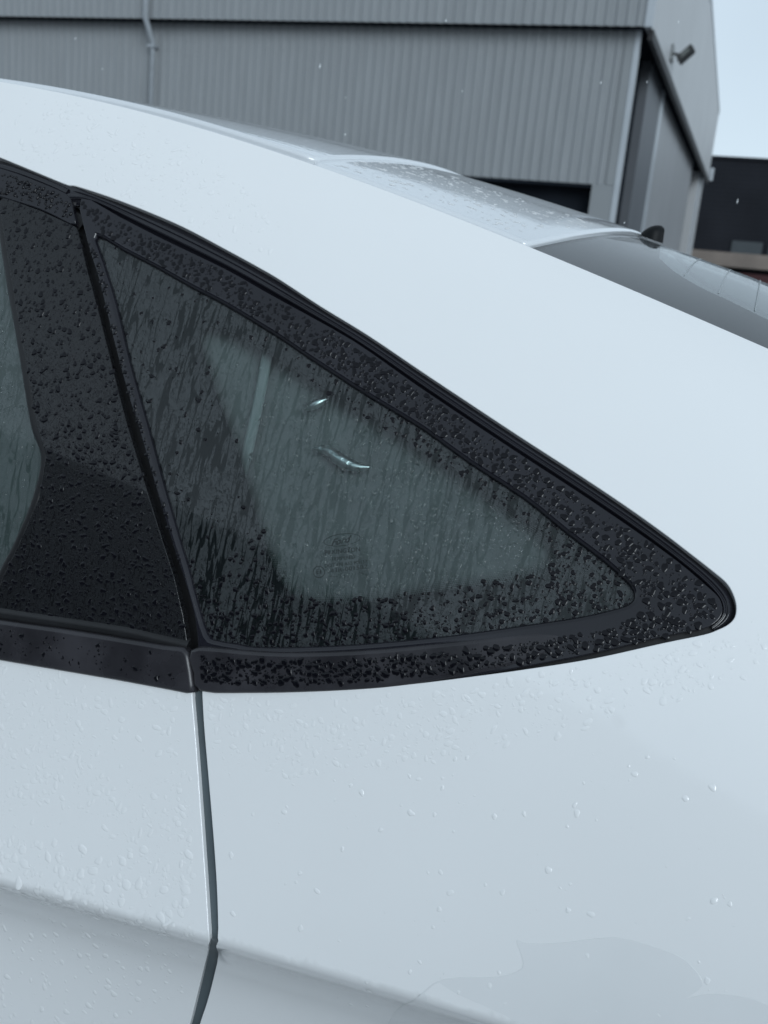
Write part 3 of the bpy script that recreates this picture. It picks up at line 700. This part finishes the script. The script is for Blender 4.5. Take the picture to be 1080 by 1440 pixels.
rbox('parcel_shelf', (-.42, D0+.10, .955), (.45, 2*yc-D0-.10, .975), TRIM, car, .006)
rbox('cabin_floor', (-1.75, D0+.06, .28), (.9, 2*yc-D0-.06, .32), RUBBER, car, .01)
MB().box((-1.76, D0+.3, .3), (-1.74, 2*yc-D0-.3, 1.5)).build('front_bulkhead', RUBBER, car)
# lining inside the pillar, seen through the glass
ins = grow(qg, -.045)
pl = [(x, z) for x, z in quarter if -1.5 < x < .6 and z > .85]
lining = panel('pillar_lining', grow([p for p in qf], .06), sidemap, TRIM, car, step=.03, off=-.05, holes=[grow(qg, -.012)], roll=.012, depth=.03, bstep=.01)
li = sp(catmull([(300,900),(330,760),(290,650),(265,560),(240,430),(330,430),(620,590),(860,760),(940,840),(800,900),(500,930)], 4, True))
side_lining = panel('side_lining', li, sidemap, TRIM, car, step=.02, off=lambda x, z: -.034+.005*np.sin((x+.15*z)*42)*np.exp(-((x-sp([(345, 560)])[0][0])/.06)**2), roll=.012, depth=.05, bstep=.01)
bw = [inpt2 for inpt2 in [(372,440),(362,500),(350,560),(336,620),(318,690)]]
sweep('seat_belt', sp(catmull(bw, 6)), lambda q, off=0: sidemap(q, -.024), [(-.007, -.004), (-.0055, 0), (-.001, .0015), (.002, -.0010), (.0055, .0012), (.007, -.004)], mat('grey_webbing', (.34, .37, .37), .6), car)
panel('door_lining', inner_trim_poly, sidemap, TRIM, car, step=.03, off=-.05, roll=.01, depth=.03)
# bright metal tubes added behind the glass, shaped as its two highlights
CH = mat('highlight_metal', (.9, .93, .93), .34, metal=1)
def inpt(px, py, depth): 
    p = hit(px, py, g); d = ray(px, py); return p+d*depth
gpts = [inpt(a, b, .018) for a, b in catmull([(440,630),(462,634),(478,646),(500,656),(522,657)], 5)]
nn = len(gpts); MB().tube(gpts, [.0012+.0064*math.sin(math.pi*i/(nn-1)) for i in range(nn)], 12).build('highlight_tube', CH, car, True)
gpts = [inpt(a, b, .018) for a, b in catmull([(428,577),(445,568),(462,560)], 5)]
nn = len(gpts); MB().tube(gpts, [.001+.0045*math.sin(math.pi*i/(nn-1)) for i in range(nn)], 12).build('highlight_tube', CH, car, True)
# ------------------------------------------------------------------ etched maker's mark on the quarter window
def on_glass_text(txt, p0, p1, size_px, name='etched_text', bold=.0, shear=0, sx=1.0):
    a, b = sp([p0, p1]); a = np.array(a); b = np.array(b)
    cu = bpy.data.curves.new(name, 'FONT'); cu.body = txt; cu.size = 1; cu.offset = bold; cu.shear = shear; cu.resolution_u = 3
    to = bpy.data.objects.new(name, cu); C.objects.link(to); bpy.context.view_layer.update()
    me = bpy.data.meshes.new_from_object(to.evaluated_get(bpy.context.evaluated_depsgraph_get())); bpy.data.objects.remove(to)
    me.name = name; n = len(me.vertices); co = np.empty(n*3); me.vertices.foreach_get('co', co); co = co.reshape(-1, 3)
    wd = co[:, 0].max()-co[:, 0].min(); L_ = np.linalg.norm(b-a); k = L_/wd; u = (b-a)/L_; v = np.array([-u[1], u[0]])
    ky = size_px/1400*1.02/.72
    q = a+np.outer((co[:, 0]-co[:, 0].min())*k, u)+np.outer(co[:, 1]*ky, v)
    P, nn_ = sidemap(q, -.0083)
    me.vertices.foreach_set('co', P.ravel()); me.update()
    return link(name, me, ETCH, qglass, False)
on_glass_text('PILKINGTON', (453, 779), (503, 773.5), 6.5, bold=.01)
on_glass_text('-TEMPERED-', (460, 787.5), (498, 783.5), 5)
on_glass_text('DOT 198 AS2 M3137', (453, 797), (513, 790.5), 5)
on_glass_text('43R-001582', (461, 804.5), (513, 798), 6)
on_glass_text('+--', (460, 812.5), (470, 811.5), 6)
on_glass_text('E', (441, 806), (445, 805.6), 6.5)
on_glass_text('1', (446, 806), (448, 805.8), 5.5)
on_glass_text('Ford', (462, 766.5), (492, 759.5), 9.5, bold=.012, shear=.55)
def ringmark(cx, cy, rx, ry, wdt, tilt):
    pts = []
    for i in range(49):
        a = 2*math.pi*i/48; x = rx*math.cos(a); y = ry*math.sin(a); pts.append((cx+x*math.cos(tilt)-y*math.sin(tilt), cy+x*math.sin(tilt)+y*math.cos(tilt)))
    sweep('etched_ring', sp(pts), sidemap, [(-wdt/2, -.0083), (wdt/2, -.0083)], ETCH, qglass, step=.001)
ringmark(477.5, 757.5, 26, 8.3, .0006, -.13); ringmark(444.5, 803.3, 8, 8, .0007, 0)

# ------------------------------------------------------------------ rain beads
def beads(name, label, poly_px, n, rlo, rhi, off, mapf=sidemap, flat=.46, elong=.25, clump=None, power=2.2, parent=None, xz=None, mt=None):
    """irregular water domes scattered over a surface; one joined object"""
    poly = xz if xz is not None else sp(poly_px); A = np.array(poly); lo, hi = A.min(0), A.max(0); Q = []
    tot = 0
    while tot < n:
        q = RNG.uniform(lo, hi, (n*3, 2)); q = q[inside(q, poly)]
        if clump is not None: q = q[RNG.uniform(0, 1, len(q)) < clump(q)]
        Q.append(q); tot += len(q)
    Q = np.concatenate(Q)[:n]; r = rlo+(rhi-rlo)*RNG.uniform(0, 1, n)**power
    o_ = np.argsort(-r); Q, r = Q[o_], r[o_]
    # drop the ones that sit on a bigger bead
    cell = {}; keep = []
    cs = rhi*2.2
    for i in range(n):
        k = (int(Q[i, 0]/cs), int(Q[i, 1]/cs)); bad = False
        for a in (-1, 0, 1):
            for b in (-1, 0, 1):
                for j in cell.get((k[0]+a, k[1]+b), ()):
                    if abs(Q[i, 0]-Q[j, 0])+abs(Q[i, 1]-Q[j, 1]) < (r[i]+r[j])*.95: bad = True; break
        if not bad: keep.append(i); cell.setdefault(k, []).append(i)
    Q, r = Q[keep], r[keep]; n = len(r)
    P, nn_ = mapf(Q, off); tx = np.array([1.0, 0, 0])-nn_*nn_[:, :1]; tx /= np.linalg.norm(tx, axis=1, keepdims=True); tz = np.cross(nn_, tx)
    tz *= np.sign(tz[:, 2:3])
    NS = 14; th = np.arange(NS)*2*math.pi/NS
    lob = 1+sum(RNG.uniform(-1, 1, (n, 1))*amp*np.cos(kk*th+RNG.uniform(0, 6.28, (n, 1))) for kk, amp in ((2, .24), (3, .17), (4, .10), (5, .07)))
    ex = 1+RNG.uniform(-.1, 1, (n, 1))*elong; ang = RNG.uniform(0, 6.28, (n, 1))
    cx = np.cos(th)*lob*ex; cz = np.sin(th)*lob/ex
    X = cx*np.cos(ang)-cz*np.sin(ang); Zz = cx*np.sin(ang)+cz*np.cos(ang)
    hgt = r*flat*RNG.uniform(.8, 1.25, n)
    rings = [(1.0, 0.0, 0), (.86, .42, -.02), (.62, .76, -.07), (.32, .95, -.12)]
    V = np.empty((n, len(rings)*NS+1, 3))
    for k, (s_, h_, dn) in enumerate(rings):
        V[:, k*NS:(k+1)*NS] = P[:, None]+tx[:, None]*(X*s_*r[:, None])[..., None]+tz[:, None]*((Zz*s_+dn)*r[:, None])[..., None]+nn_[:, None]*(hgt*h_)[:, None, None]
    V[:, -1] = P+nn_*hgt[:, None]+tz*(-.16*r)[:, None]
    F4 = []
    for k in range(len(rings)-1):
        for j in range(NS): a = k*NS+j; b = k*NS+(j+1) % NS; F4.append((a, b, b+NS)); F4.append((a, b+NS, a+NS))
    k = (len(rings)-1)*NS
    for j in range(NS): F4.append((k+j, k+(j+1) % NS, k+NS))
    F4 = np.array(F4); nv = V.shape[1]; F = (F4[None]+(np.arange(n)*nv)[:, None, None]).reshape(-1, 3)
    me = bpy.data.meshes.new(name); me.vertices.add(n*nv); me.vertices.foreach_set('co', V.reshape(-1)); me.loops.add(len(F)*3); me.loops.foreach_set('vertex_index', F.reshape(-1).astype(np.int32))
    me.polygons.add(len(F)); me.polygons.foreach_set('loop_start', np.arange(0, len(F)*3, 3, dtype=np.int32)); me.polygons.foreach_set('loop_total', np.full(len(F), 3, np.int32)); me.update(); me.validate()
    f0 = me.polygons[0].normal
    if f0.dot(Vector(nn_[0])) < 0: me.flip_normals()
    o = link(name, me, mt or WATER, None, True); tag(o, label, 'rain beads', kind='stuff'); print(name, n)
    return o
mpp = 1.02/1400     # metres per picture pixel at the window
frame_up = [(114,284),(168,312),(229,341),(315,382),(408,434),(497,484),(578,541),(660,596),(738,648),(815,699),(893,752),(952,794),(1000,832),(1010,856),(998,872),(932,888),(915,872),(903,850),(896,832),(878,809),(847,778),(796,739),(738,693),(660,643),(593,595),(519,549),(438,497),(370,453),(265,393),(172,343),(130,318)]
beads('rain_beads', 'rain beads on the glossy black frame above the quarter window', frame_up, 2300, .9*mpp, 5.6*mpp, -.0014, power=2.8, flat=.14, mt=BEADB)
low_fr = [(285,922),(400,930),(520,926),(640,916),(740,903),(860,885),(905,860),(990,880),(932,896),(835,914),(738,932),(640,945),(560,955),(500,960),(400,963),(290,960)]
beads('rain_beads', 'rain beads on the black moulding under the quarter window', low_fr, 1500, 1.0*mpp, 5.8*mpp, lambda x, z: np.where(True, bm_off(x, z)*np.clip((xq1-x)/.02, 0, 1)+.0003, 0)-.0014*np.clip(1-(xq1-x)/.02, 0, 1), power=2.8, flat=.14, mt=BEADB)
def gl_clump(q):
    # thicker towards the rear lower corner of the glass
    x0 = sp([(200, 640)])[0][0]; x1 = sp([(860, 830)])[0][0]; zl = sp([(400, 860)])[0][1]; return np.clip(-.12+1.15*np.clip((q[:, 0]-x0)/(x1-x0), 0, 1)**1.2 + .9*np.clip((zl+.035-q[:, 1])/.06, 0, 1), .05, 1)
frb = grow(fr, .003)
beads('rain_beads', 'rain beads over the black border of the quarter window, thickening towards its rear corner', QG, 1700, .8*mpp, 4.6*mpp, -.0089, clump=lambda q: gl_clump(q)*~inside(q, frb), power=2.6, flat=.14, mt=BEADB)
beads('rain_beads', 'clear rain beads over the see-through middle of the quarter window', FR, 1500, .9*mpp, 4.8*mpp, -.0089, clump=gl_clump, power=2.4, flat=.40)
beads('rain_beads', 'rain beads on the black pillar cover of the rear door', PC, 2400, .9*mpp, 5.8*mpp, -.0019, power=3.0, flat=.16, mt=BEADB)
beads('rain_beads', 'rain beads on the narrow black strip beside the shut line', [(122,335),(139,392),(154,455),(169,515),(183,567),(193,596),(217,680),(241,760),(255,803),(270,853),(274,885),(268,848),(257,802),(245,760),(222,682),(200,600),(189,560),(174,505),(160,450),(150,408),(136,360)], 150, 1.4*mpp, 4.5*mpp, -.0014, flat=.3, mt=BEADB)
beads('rain_beads', 'rain beads on the black upper door frame at the left edge', [(0,240),(74,267),(97,285),(102,308),(55,288),(0,271)], 190, 1.3*mpp, 4.8*mpp, -.0018, mt=BEADB)
beads('rain_beads', 'rain beads on the rear door glass at the left edge', [(-40,330),(0,335),(18,480),(38,592),(48,645),(12,762),(-20,820)], 150, 1.0*mpp, 4*mpp, -.0068)
def cl2(f): return f
nzv = mathutils_noise = __import__('mathutils').noise
def patchy(scale, thr):
    def f(q): return np.array([1.0 if nzv.noise(Vector((a*scale, b*scale, 3.1))) > thr else .4 for a, b in q])
    return f
beads('rain_beads', 'rain beads on the white rear door skin', [(-40,925),(78,945),(233,972),(262,980),(272,1190),(280,1325),(200,1308),(100,1282),(-40,1245)], 1700, .9*mpp, 6.0*mpp, .0001, power=3.2, flat=.07, clump=patchy(9, -.1), elong=.5, mt=BEADW)
beads('rain_beads', 'larger rain beads along the crease of the white rear door', [(0,1170),(150,1190),(274,1200),(280,1325),(200,1310),(100,1283),(0,1252)], 200, 2.2*mpp, 9*mpp, .0001, power=2.2, flat=.10, elong=.3, mt=BEADW)
beads('rain_beads', 'rain beads below the crease of the white rear door', [(-40,1262),(100,1296),(200,1322),(274,1342),(252,1430),(-40,1460)], 300, 1.2*mpp, 6.5*mpp, .0001, power=2.8, flat=.10, mt=BEADW)
beads('rain_beads', 'rain beads on the white quarter panel just under the window', [(290,982),(420,982),(580,972),(738,951),(932,915),(1025,888),(1046,860),(1078,870),(1075,950),(900,1000),(740,1050),(560,1080),(400,1095),(300,1090)], 900, .9*mpp, 5.5*mpp, .0001, power=3.2, flat=.065, clump=patchy(12, -.15), elong=.5, mt=BEADW)
beads('rain_beads', 'rain beads on the white roof rail at the upper left', [(0,130),(90,140),(190,165),(260,200),(330,250),(400,320),(380,370),(240,300),(110,254),(0,212)], 380, 1.0*mpp, 5.5*mpp, .0001, power=2.8, flat=.07, clump=patchy(11, -.05), elong=.6, mt=BEADW)
beads('rain_beads', 'sparse rain beads on the lower white quarter panel behind the shut line', [(316,1100),(420,1060),(1000,1060),(1060,1380),(1000,1440),(340,1440),(322,1340)], 170, 1.0*mpp, 5*mpp, .0001, power=2.6, flat=.14, mt=BEADW)
# spray standing on the wet tailgate
q_ = [(float(A1(v))+.01, v) for v in np.linspace(.03, .5, 10)]+[(float(A2(v))-.012, v) for v in np.linspace(.5, .03, 10)]
beads('rain_beads', 'splashed rain beads on the flat white tailgate top', None, 420, .0008, .0042, .0012, mapf=roofmap, xz=q_, flat=.12, elong=1.2, power=2.6, mt=BEADW)
# drops still falling through the air
m = MB()
for (px, py, dist, L_) in [(450,93,2.6,.010),(106,54,3,.004),(144,97,3,.003),(627,29,2.5,.005),(650,128,2.5,.003),(845,116,2.4,.005),(954,31,2.4,.004),(910,115,2.6,.004),(1037,283,2.4,.010),(485,189,2.2,.004),(878,313,1.9,.003),(486,137,3,.003),(1015,131,3,.002)]:
    p = CAM+ray(px, py)*dist; r_ = .0011*dist/2.4
    m.tube([p+np.array([0, 0, -L_/2]), p+np.array([0, 0, -L_*.2]), p+np.array([.0005, 0, L_/2])], [r_*.5, r_, r_*.3], 6)
tag(m.build('falling_rain', mat('falling_water', (.9, .93, .95), .1), None, True), 'fine raindrops falling in front of the grey warehouse', 'rain', kind='stuff')

beads('rain_beads', 'few rain beads on the black belt moulding of the rear door', [(0,880),(100,896),(250,920),(262,960),(156,944),(0,918)], 90, 1.0*mpp, 5*mpp, .0062, power=3, flat=.2, mt=BEADB)
